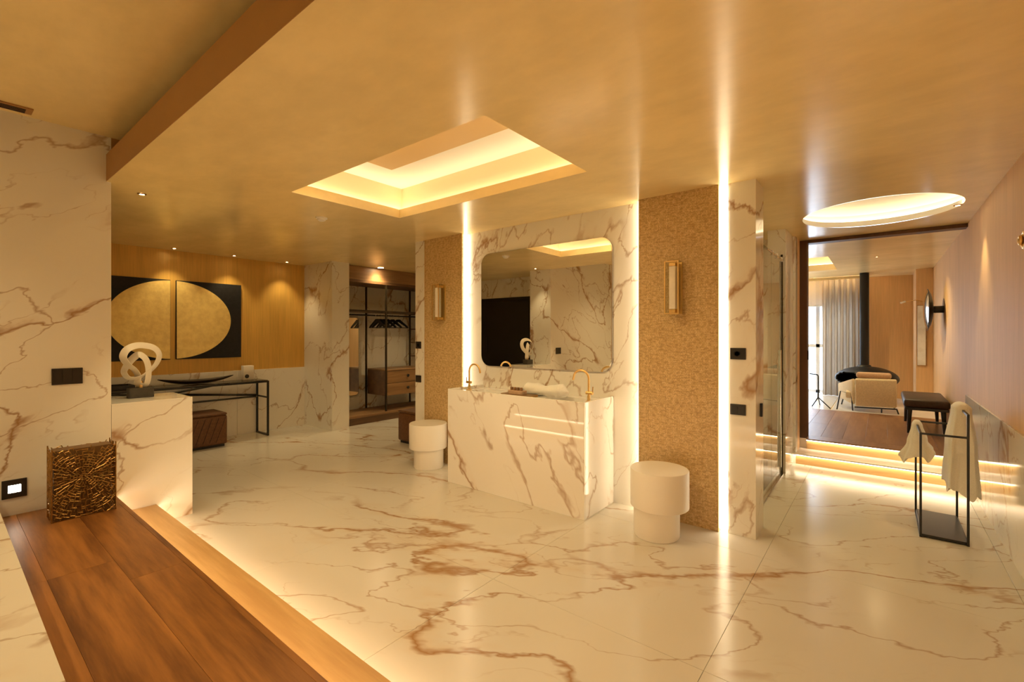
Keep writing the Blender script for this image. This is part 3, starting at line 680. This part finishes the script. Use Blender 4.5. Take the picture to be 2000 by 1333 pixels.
def towel(x, z, yc, lab, prof, hems, folds, seed):
    # prof: (drop below the bar, half width across the bar, half width along it); hems: left/right length factor
    bm = bmesh.new(); rnd = random.Random(seed); nv = 72; nu = 30; R_ = []; ph = [rnd.uniform(0, 6) for _ in range(4)]
    def at(d):
        for (d0, a0, b0), (d1, a1, b1) in zip(prof, prof[1:]):
            if d <= d1: f = (d-d0)/(d1-d0); f = f*f*(3-2*f) if d0 > .02 else math.sqrt(max(0, f)); return a0+(a1-a0)*f, b0+(b1-b0)*f
        return prof[-1][1:]
    dm = prof[-1][0]
    for i in range(nu+1):
        q = (i/nu)**1.5; d = dm*q; a_, b_ = at(d); row = []; am = .5*min(1, d/(.45*dm))
        for k in range(nv):
            th = 2*PI*k/nv; c, s_ = math.cos(th), math.sin(th); e = .62
            px = math.copysign(abs(c)**e, c); py = math.copysign(abs(s_)**e, s_)
            rp = 1+am*(.13*math.sin(folds*th+ph[0]+1.5*q)+.08*math.sin((folds*2-1)*th+ph[1]))
            hm = hems[0] if c < 0 else hems[1]; hm = hems[0]+(hems[1]-hems[0])*(c*.5+.5)
            zz = z+.008-d*hm-(.02*math.sin(5*th+ph[2])+.012*math.sin(9*th+ph[3]))*q**4
            row.append(bm.verts.new((x+a_*px*rp, yc+b_*py*rp, zz)))
        R_.append(row)
    for A, D in zip(R_, R_[1:]):
        for k in range(nv): bm.faces.new((A[k], A[(k+1) % nv], D[(k+1) % nv], D[k]))
    bm.faces.new(R_[0]); mid = bm.verts.new((x, yc, sum(v.co.z for v in R_[-1])/nv+.05))
    for k in range(nv): bm.faces.new((R_[-1][k], R_[-1][(k+1) % nv], mid))
    return tag(mk('towel', bm, 'towel', None, 50), lab, 'towel', 'white towels on the rack')
towel(.430, .838+.028, 4.44, 'long white towel hanging from the higher bar of the towel rack', ((0,.012,.09), (.03,.050,.11), (.30,.075,.14), (.62,.088,.17)), (.92, 1.0), 6, 4)
towel(.203, .695+.012, 4.52, 'short white towel hanging from the lower bar of the towel rack', ((0,.010,.05), (.03,.030,.07), (.15,.055,.10), (.27,.10,.14)), (1.05, .86), 5, 9)

# ------------------------------------------------------------------ shower
sg = thing('shower_screen', (-.757, 4.5, .01), 'clear glass shower screen with slim metal rail behind the marble pier', 'shower screen')
box('glass_panel', (-.762, 3.63, .012), (-.752, 4.60, 2.08), 'glass', sg)
box('glass_door', (-.762, 4.605, .012), (-.752, 5.135, 2.08), 'glass', sg)
box('edge_seal', (-.766, 5.137, .012), (-.748, 5.147, 2.12), 'bronze', sg)
box('threshold', (-.785, 3.63, 0), (-.735, 5.147, .012), 'chrome', sg)
mk('support_rail', tube([(-.757, 4.40, 2.07), (-.757, 5.14, 2.07)], .009, 10), 'chrome', sg, 50)
for yy_ in (4.62, 4.85, 5.10): box('clamp', (-.772, yy_-.02, 2.045), (-.742, yy_+.02, 2.09), 'chrome', sg, .003, 1)
mk('door_handle', tube([(-.742, 4.98, .10), (-.742, 4.98, 1.20)], .008, 10), 'chrome', sg, 50)
tag(box('door_latch', (-.645, 3.50, .79), (-.630, 3.53, .88), 'black', None, .002, 1), 'small black latch plate on the side of the marble pier', 'latch')
tag(box('pull_plate', (-.632, 5.955, 1.07), (-.622, 5.985, 1.17), 'black', None, .002, 1), 'small black pull set into the dark wooden doorway jamb', 'pull')

# ------------------------------------------------------------------ wardrobe
wr = thing('wardrobe', (-6.4, 4.6, 0), 'open wardrobe of dark metal frames with wooden header and drawers', 'wardrobe')
fx, bx, wy = -6.10, -6.66, [3.76, 4.476, 5.38, 6.18]
box('header_panel', (fx-.03, wy[0], 2.165), (fx, wy[3], CZ-.003), 'walnut', wr)
box('top_panel', (bx, wy[0], 2.125), (fx, wy[3], 2.163), 'walnut_d', wr)
for yy_ in wy:
    for xx in (fx-.012, bx+.012): box('post', (xx-.012, yy_-.012, .132), (xx+.012, yy_+.012, 2.125), 'bronze', wr)
    box('side_rail', (bx+.024, yy_-.010, 1.690), (fx-.024, yy_+.010, 1.712), 'bronze', wr)
for p, q in zip(wy, wy[1:]):
    box('shelf', (bx+.024, p+.013, 1.695), (fx-.024, q-.013, 1.712), 'walnut_d', wr)
    box('front_rail', (fx-.020, p+.012, 1.690), (fx-.004, q-.012, 1.716), 'bronze', wr)
    mk('clothes_rail', tube([(-6.38, p+.012, 1.650), (-6.38, q-.012, 1.650)], .012, 10), 'black', wr, 50)
box('plinth', (bx, wy[0], 0), (fx+.02, wy[3], .10), 'walnut_d', wr)
box('plinth_top', (bx, wy[0], .10), (fx+.02, wy[3], .132), 'walnut', wr, .002, 1)
dr = box('drawer_box', (bx+.03, wy[1]+.014, .370), (fx-.028, wy[2]-.014, .765), 'walnut_d', wr)
box('drawer_top', (bx+.03, wy[1]+.012, .766), (fx-.006, wy[2]-.012, .785), 'walnut', wr, .002, 1)
for k in range(2):
    z = .375+.195*k; o = box('drawer', (fx-.027, wy[1]+.016, z), (fx-.008, wy[2]-.016, z+.188), 'walnut', wr, .0015, 1)
    mk('knob', lathe([(0,0),(.016,0),(.024,.02),(.018,.028),(0,.028)], (fx-.008, wy[1]+.42, z+.10), 20, axis=0), 'black', o, 40)
for z in (.95, 1.19, 1.43): box('shelf', (bx+.024, wy[2]+.013, z), (fx-.03, wy[3]-.013, z+.016), 'walnut_d', wr)
cm = thing('dressing_mirror', (-6.655, 4.1, .35), 'slim frameless dressing mirror at the back of the wardrobe', 'mirror')
mk('back_board', prism(rrect(3.86, 4.34, .36, 1.62, .06, 6), lambda a, b, d: (d, a, b), -6.664, -6.652), 'bronze', cm, 30)
mk('mirror_glass', prism(rrect(3.865, 4.335, .365, 1.615, .06, 6), lambda a, b, d: (d, a, b), -6.652, -6.649), 'mirror', cm, 30)
def hanger():
    t = thing('clothes_hanger', (-6.38, 4.50, 1.44), 'black wooden clothes hanger on the wardrobe rail', 'hanger', 'clothes hangers on the rail')
    x, y = -6.38, 4.50
    hook = [(x, y, 1.595), (x, y, 1.625)]+[(x+.019*math.sin(a), y, 1.645-.019*math.cos(a)) for a in [0.3+k*.42 for k in range(11)]]
    mk('hook', tube(hook, .0025, 6), 'chrome', t, 50)
    prof = [(-.215,1.452),(-.20,1.448),(0,1.560),(.20,1.448),(.215,1.452),(.20,1.475),(.03,1.596),(-.03,1.596),(-.20,1.475)]
    mk('shoulder', prism(prof, lambda p, q, d: (x+p, d, q), y-.010, y+.010), 'black', t)
    mk('trouser_bar', tube([(x-.195, y, 1.456), (x+.195, y, 1.456)], .006, 8), 'black', t, 50)
    return t
h0 = hanger(); h0['label'] = 'black clothes hanger nearest the middle post of the wardrobe rail'
hl = ['second black clothes hanger along the wardrobe rail', 'third black clothes hanger along the wardrobe rail', 'fourth black clothes hanger along the wardrobe rail', 'fifth black clothes hanger along the wardrobe rail', 'last black clothes hanger, farthest along the wardrobe rail']
for k, (dy, rz) in enumerate(((.06, .05), (.12, -.06), (.20, .08), (.30, .14), (.42, .20))):
    c_ = copy_tree(h0, (-6.38, 4.50+dy, 1.44), None, hl[k]); c_.rotation_euler.z = rz

# ------------------------------------------------------------------ black door seen in the mirror
dn = struct(box('door_1', (-6.02, .19, 0), (-4.80, .205, 2.02), 'black_door', None, .002, 1))
box('door_leaf', (-5.95, .205, .01), (-4.87, .215, 1.95), 'black_door', dn, .002, 1)
mk('door_handle', tube([(-5.85, .235, 1.0), (-5.85, .235, 1.3)], .008, 8), 'black', dn, 50)

# ------------------------------------------------------------------ ceiling fittings
def downlight(x, y, lab, watts, size=1.15, z=CZ, rad=.016, col=(1,.76,.38)):
    t = thing('downlight', (x, y, z-.004), lab, 'downlight', 'recessed ceiling spots')
    mk('trim_ring', lathe([(rad,.003),(rad+.012,.003),(rad+.012,-.001),(rad,-.003),(rad,.003)], (x, y, z-.004), 24), 'brass_dark', t, 40)
    mk('lens', lathe([(0,0),(rad,0)], (x, y, z-.0045), 24), 'lamp_dot', t)
    ld = bpy.data.lights.new('downlight_lamp', 'SPOT'); ld.energy = watts; ld.color = col; ld.spot_size = size; ld.spot_blend = .7; ld.shadow_soft_size = max(.02, rad*1.2)
    lo = bpy.data.objects.new('downlight_lamp', ld); C.objects.link(lo); lo.parent = t; lo.location = (0, 0, -.012)
downlight(-4.20, .955, 'small recessed spot above the marble counter with the sculpture', SPOT_W*1.5)
downlight(-6.56, 1.80, 'recessed spot above the gap between the gold paintings', SPOT_W*1.7, 1.45)
downlight(-6.56, 2.45, 'recessed spot above the right gold painting', SPOT_W*1.7, 1.45)
downlight(-6.56, 3.13, 'recessed spot on the gold wall by the marble pillar', SPOT_W*1.7, 1.45)
downlight(-5.99, 4.29, 'large recessed spot in front of the wardrobe header', SPOT_W*4, 2.2, CZ, .045)
downlight(-5.0, 5.2, 'added fill spot over the far end of the wardrobe passage', SPOT_W*4, 2.4)  # added to brighten the wardrobe; no such fitting seen
downlight(.47, 5.05, 'unseen stand-in spot washing the silk wall beside the towel rack', SPOT_W*2.5, 1.1)  # stands in for the unseen source of the wash on this wall
for k, (x, lab) in enumerate(((-2.75, 'leftmost added fill spot in the raft of the glowing ceiling recess'), (-2.30, 'second added fill spot from the left in the raft of the glowing ceiling recess'), (-1.85, 'rightmost added fill spot in the raft of the glowing ceiling recess'))):
    downlight(x, 1.76, lab, RAFT_FILL_W, 2.75, 2.60)  # added fill for the hall floor, hidden from the camera by the lip
for x, y, lab in ((-3.0, -.6, 'added fill spot in the upper ceiling over the left of the bathtub'), (-1.2, -.6, 'added fill spot in the upper ceiling over the middle of the bathtub'), (-2.1, -1.7, 'added fill spot in the upper ceiling over the back of the bathtub')):
    downlight(x, y, lab, TUB_FILL_W, 2.2, UZ, .03, (1,.74,.37))  # added fill from behind the camera; no fittings known there
downlight(-.05, 7.75, 'added fill spot in the far room ceiling before the cream lounge chair', SPOT_W*4.5, 2.4, CZ, .012)  # added to light the chair and far room
downlight(-1.3, 9.3, 'added fill spot in the far room ceiling near the curtain', SPOT_W*6, 2.4, CZ, .016)  # added warm fill for the far room
for k, (x, y) in enumerate(((-1.9, 4.3), (-1.9, 5.1))): downlight(x, y, ('added fill spot in the near part of the shower', 'added fill spot in the far part of the shower')[k], SPOT_W*4, 2.4)  # added to lift the dark shower interior; source unseen
sd = thing('smoke_detector', (-3.83, 2.13, CZ-.03), 'small round smoke detector on the ceiling beside the glowing recess', 'detector')
mk('base', lathe([(0,0),(.048,0),(.048,-.010),(0,-.010)], (-3.83, 2.13, CZ), 28), 'white', sd, 40)
mk('sensor_head', lathe([(.036,-.010),(.034,-.024),(.02,-.032),(0,-.032)], (-3.83, 2.13, CZ), 28), 'white', sd, 50)
av = thing('air_vent', (-3.94, .0, UZ-.01), 'slim rectangular air vent in the upper ceiling by the left wall', 'vent')
box('frame', (-3.985, -.95, UZ-.008), (-3.885, .375, UZ-.0005), 'fascia', av, .001, 1)
for k in range(4): box('slat', (-3.972+.0195*k, -.93, UZ-.012), (-3.964+.0195*k, .345, UZ-.006), 'leather_d', av)

# ------------------------------------------------------------------ far room
pb = thing('upholstered_bench', (.39, 7.35, F2), 'low dark upholstered bench with tapered black legs by the right wall', 'bench')
box('seat_cushion', (.195, 6.86, .525), (.585, 7.86, .615), 'leather_d', pb, .03, 3)
box('seat_frame', (.205, 6.88, .495), (.575, 7.84, .526), 'black', pb, .004, 1)
for xx, yy_, sx, sy in ((.25,6.93,-.012,-.02), (.53,6.93,.012,-.02), (.25,7.79,-.012,.02), (.53,7.79,.012,.02)): mk('leg', tube([(xx, yy_, .50), (xx+sx, yy_+sy, F2)], .02, 10, None, False, [.024, .014]), 'black', pb, 50)
ch = thing('lounge_chair', (-.1, 8.7, F2), 'cream lounge chair on thin black legs seen from behind', 'chair')
def slab(p0, p1, p2, p3, th, bm=None):
    bm = bm or bmesh.new(); n = (Vector(p1)-Vector(p0)).cross(Vector(p3)-Vector(p0)).normalized()*th
    A = [bm.verts.new(p) for p in (p0, p1, p2, p3)]; D = [bm.verts.new(Vector(p)+n) for p in (p0, p1, p2, p3)]
    bm.faces.new(A[::-1]); bm.faces.new(D)
    for i in range(4): bm.faces.new((A[i], A[(i+1) % 4], D[(i+1) % 4], D[i]))
    bmesh.ops.bevel(bm, geom=list(bm.edges), offset=min(.02, th*.35), segments=3, affect='EDGES', profile=.5)
    return bm
mk('backrest', slab((-.30, 8.43, .31), (.165, 8.43, .33), (.165, 8.36, .725), (-.30, 8.36, .715), .07), 'cream', ch, 60)
mk('seat', slab((-.42, 8.46, .40), (.14, 8.46, .40), (.14, 9.05, .46), (-.42, 9.05, .46), .10), 'cream', ch, 60)
mk('side_wing', slab((-.30, 8.44, .32), (-.30, 8.40, .70), (-.50, 8.90, .58), (-.50, 8.95, .36), .04), 'cream', ch, 60)
mk('seat_frame', tube([(-.31, 8.40, .285), (.17, 8.40, .30)], .009, 8), 'iron', ch, 50)
for pts_ in ([(-.52,8.40,F2), (-.48,8.46,.50), (-.35,8.46,.465), (-.33,8.40,F2)], ):
    mk('leg', tube(pts_, .009, 8), 'iron', ch, 50)
mk('leg', tube([(0,8.40,.295), (0,8.42,F2)], .009, 8), 'iron', ch, 50); mk('leg', tube([(.165,8.40,.30), (.185,8.42,F2)], .009, 8), 'iron', ch, 50)
mk('leg', tube([(-.46,9.0,.40), (-.50,9.05,F2)], .009, 8), 'iron', ch, 50); mk('leg', tube([(.12,9.0,.40), (.15,9.05,F2)], .009, 8), 'iron', ch, 50)
cu = mk('cushion', B((-.29, 8.33, .715), (.11, 8.46, .80), .035, None, 4), 'cushion', None, 60); tag(cu, 'tan roll cushion on top of the cream lounge chair back', 'cushion')
sl = thing('reading_stand', (-.76, 8.5, F2), 'thin black bent-tube stand with splayed feet by the window', 'stand')
mk('stem', tube([(-.875,8.5,.735), (-.79,8.5,.728), (-.77,8.5,.722), (-.762,8.5,.70), (-.762,8.5,.375)], .009, 8), 'iron', sl, 50)
for p in ((-.84,8.47), (-.60,8.40), (-.76,8.75)): mk('foot', tube([(-.762,8.5,.378), (p[0],p[1],F2+.004)], .008, 8), 'iron', sl, 50)
# hanging fireplace
fp = thing('hanging_fireplace', (-.20, 9.7, .50), 'black suspended fireplace bowl on a ceiling flue pipe', 'fireplace')
mk('flue_pipe', lathe([(0,.80),(.064,.80),(.064,CZ-.002),(0,CZ-.002)], (-.225, 9.7, 0), 32), 'iron', fp, 40)
mk('collar', lathe([(.064,.84),(.085,.835),(.10,.80),(.12,.79)], (-.225, 9.7, 0), 32), 'iron', fp, 50)
bm = bmesh.new(); bmesh.ops.create_uvsphere(bm, u_segments=64, v_segments=32, radius=1)
od = Vector((-.62, -.76, .02)).normalized()
kill = [v for v in bm.verts if v.co.normalized().dot(od) > .86]
bmesh.ops.delete(bm, geom=kill, context='VERTS')
for v in bm.verts:
    z = v.co.z; v.co = Vector((-.20+.43*v.co.x, 9.7+.43*v.co.y,   .635+.18*z-.02*v.co.x*v.co.x))
bmesh.ops.recalc_face_normals(bm, faces=bm.faces); bmesh.ops.solidify(bm, geom=list(bm.faces), thickness=.018)
mk('bowl', bm, 'iron', fp, 50)
# curtain
def curtain(x0, x1, y, z0, z1, waves, amp, lab, nme='curtain'):
    bm = bmesh.new(); nu, nv = waves*10, 14; R_ = []
    for j in range(nv+1):
        f = j/nv; z = z1+(z0-z1)*f; row = []
        for i in range(nu+1):
            u = i/nu; a = 2*PI*waves*u
            row.append(bm.verts.new((x0+(x1-x0)*u+.25*amp*math.sin(2*a+f), y+amp*(.55+.6*f)*math.sin(a+.5*math.sin(3*u+f))+.01*math.sin(a*.37+4*f), z)))
        R_.append(row)
    for A, D in zip(R_, R_[1:]):
        for k in range(nu): bm.faces.new((A[k], A[k+1], D[k+1], D[k]))
    bmesh.ops.solidify(bm, geom=list(bm.faces), thickness=.004)
    return tag(mk(nme, bm, 'curtain', None, 60), lab, 'curtain')
curtain(-.86, -.26, 10.22, F2+.006, CZ-.02, 7, .055, 'gathered beige linen curtain behind the hanging fireplace')
curtain(-3.9, -3.4, 10.22, F2+.006, CZ-.02, 6, .055, 'beige linen curtain at the far side of the window')
cr = thing('roller_blind', (-1.9, 10.36, 1.88), 'pale pleated blind above the far window', 'blind')
n = 46; bm = bmesh.new()
A = [bm.verts.new((-3.5+2.65*k/n, 10.34+.012*(k % 2), 1.88)) for k in range(n+1)]; D = [bm.verts.new((-3.5+2.65*k/n, 10.34+.012*(k % 2), CZ-.01)) for k in range(n+1)]
for k in range(n): bm.faces.new((A[k], A[k+1], D[k+1], D[k]))
mk('fabric', bm, 'curtain', cr); box('bottom_bar', (-3.5, 10.335, 1.865), (-.85, 10.36, 1.885), 'frame_grey', cr)
struct(box('trim_5', (-3.7, 10.03, CZ-.05), (-.16, 10.045, CZ-.001), 'ceil'))
tag(box('led_strip', (-3.6, 10.06, CZ-.014), (-.20, 10.085, CZ-.004), 'led_far'), 'light line in the ceiling washing the top of the far curtain', 'light strip')
# disc wall lamp
dl = thing('disc_wall_lamp', (XR, 8.02, 1.66), 'dark polished disc lamp on a short arm on the right wall', 'wall lamp')
mk('arm', lathe([(0,0),(.045,0),(.045,-.13),(0,-.13)], (XR, 8.02, 1.665), 24, axis=0), 'black', dl, 40)
mk('dish', lathe([(0,-.10),(.10,-.105),(.20,-.125),(.268,-.155),(.268,-.160),(.20,-.150),(.10,-.140),(0,-.135)], (XR, 8.02, 1.665), 48, axis=0), 'black', dl, 40)
mk('front_lens', lathe([(.262,-.161),(.20,-.180),(.10,-.195),(0,-.200)], (XR, 8.02, 1.665), 48, axis=0), 'chrome', dl, 60)
pa = thing('framed_picture', (.49, 9.6, .85), 'tall narrow pale picture on the pilaster beyond the disc lamp', 'picture')
box('frame', (.432, 9.585, .86), (.545, 9.62, 1.80), 'walnut', pa, .003, 1); box('print', (.436, 9.578, .868), (.532, 9.586, 1.792), 'art', pa)
pl = thing('picture_light', (.49, 9.62, 1.86), 'thin arm picture light above the tall narrow picture', 'picture light')
mk('arm', tube([(.49,9.62,1.86), (.42,9.5,1.875), (.28,9.45,1.855)], .005, 8), 'brass', pl, 50)
mk('lamp_head', tube([(.29,9.45,1.858), (.23,9.44,1.835)], .014, 12), 'white', pl, 50)
# brass ring light on the right wall
bl = thing('brass_wall_lamp', (XR, 3.57, 1.84), 'round brass ring wall lamp at the right edge on the silk wall', 'wall lamp')
for r_, x_ in ((.062, -.02), (.040, -.035), (.018, -.05)):
    mk('ring', tube([(XR+x_, 3.57+r_*math.cos(2*PI*k/40), 1.843+r_*math.sin(2*PI*k/40)) for k in range(40)], .009, 10, None, True), 'brass', bl, 60)
mk('stem', lathe([(0,0),(.03,0),(.012,-.02),(.012,-.055),(0,-.055)], (XR, 3.57, 1.843), 20, axis=0), 'brass_dark', bl, 40)
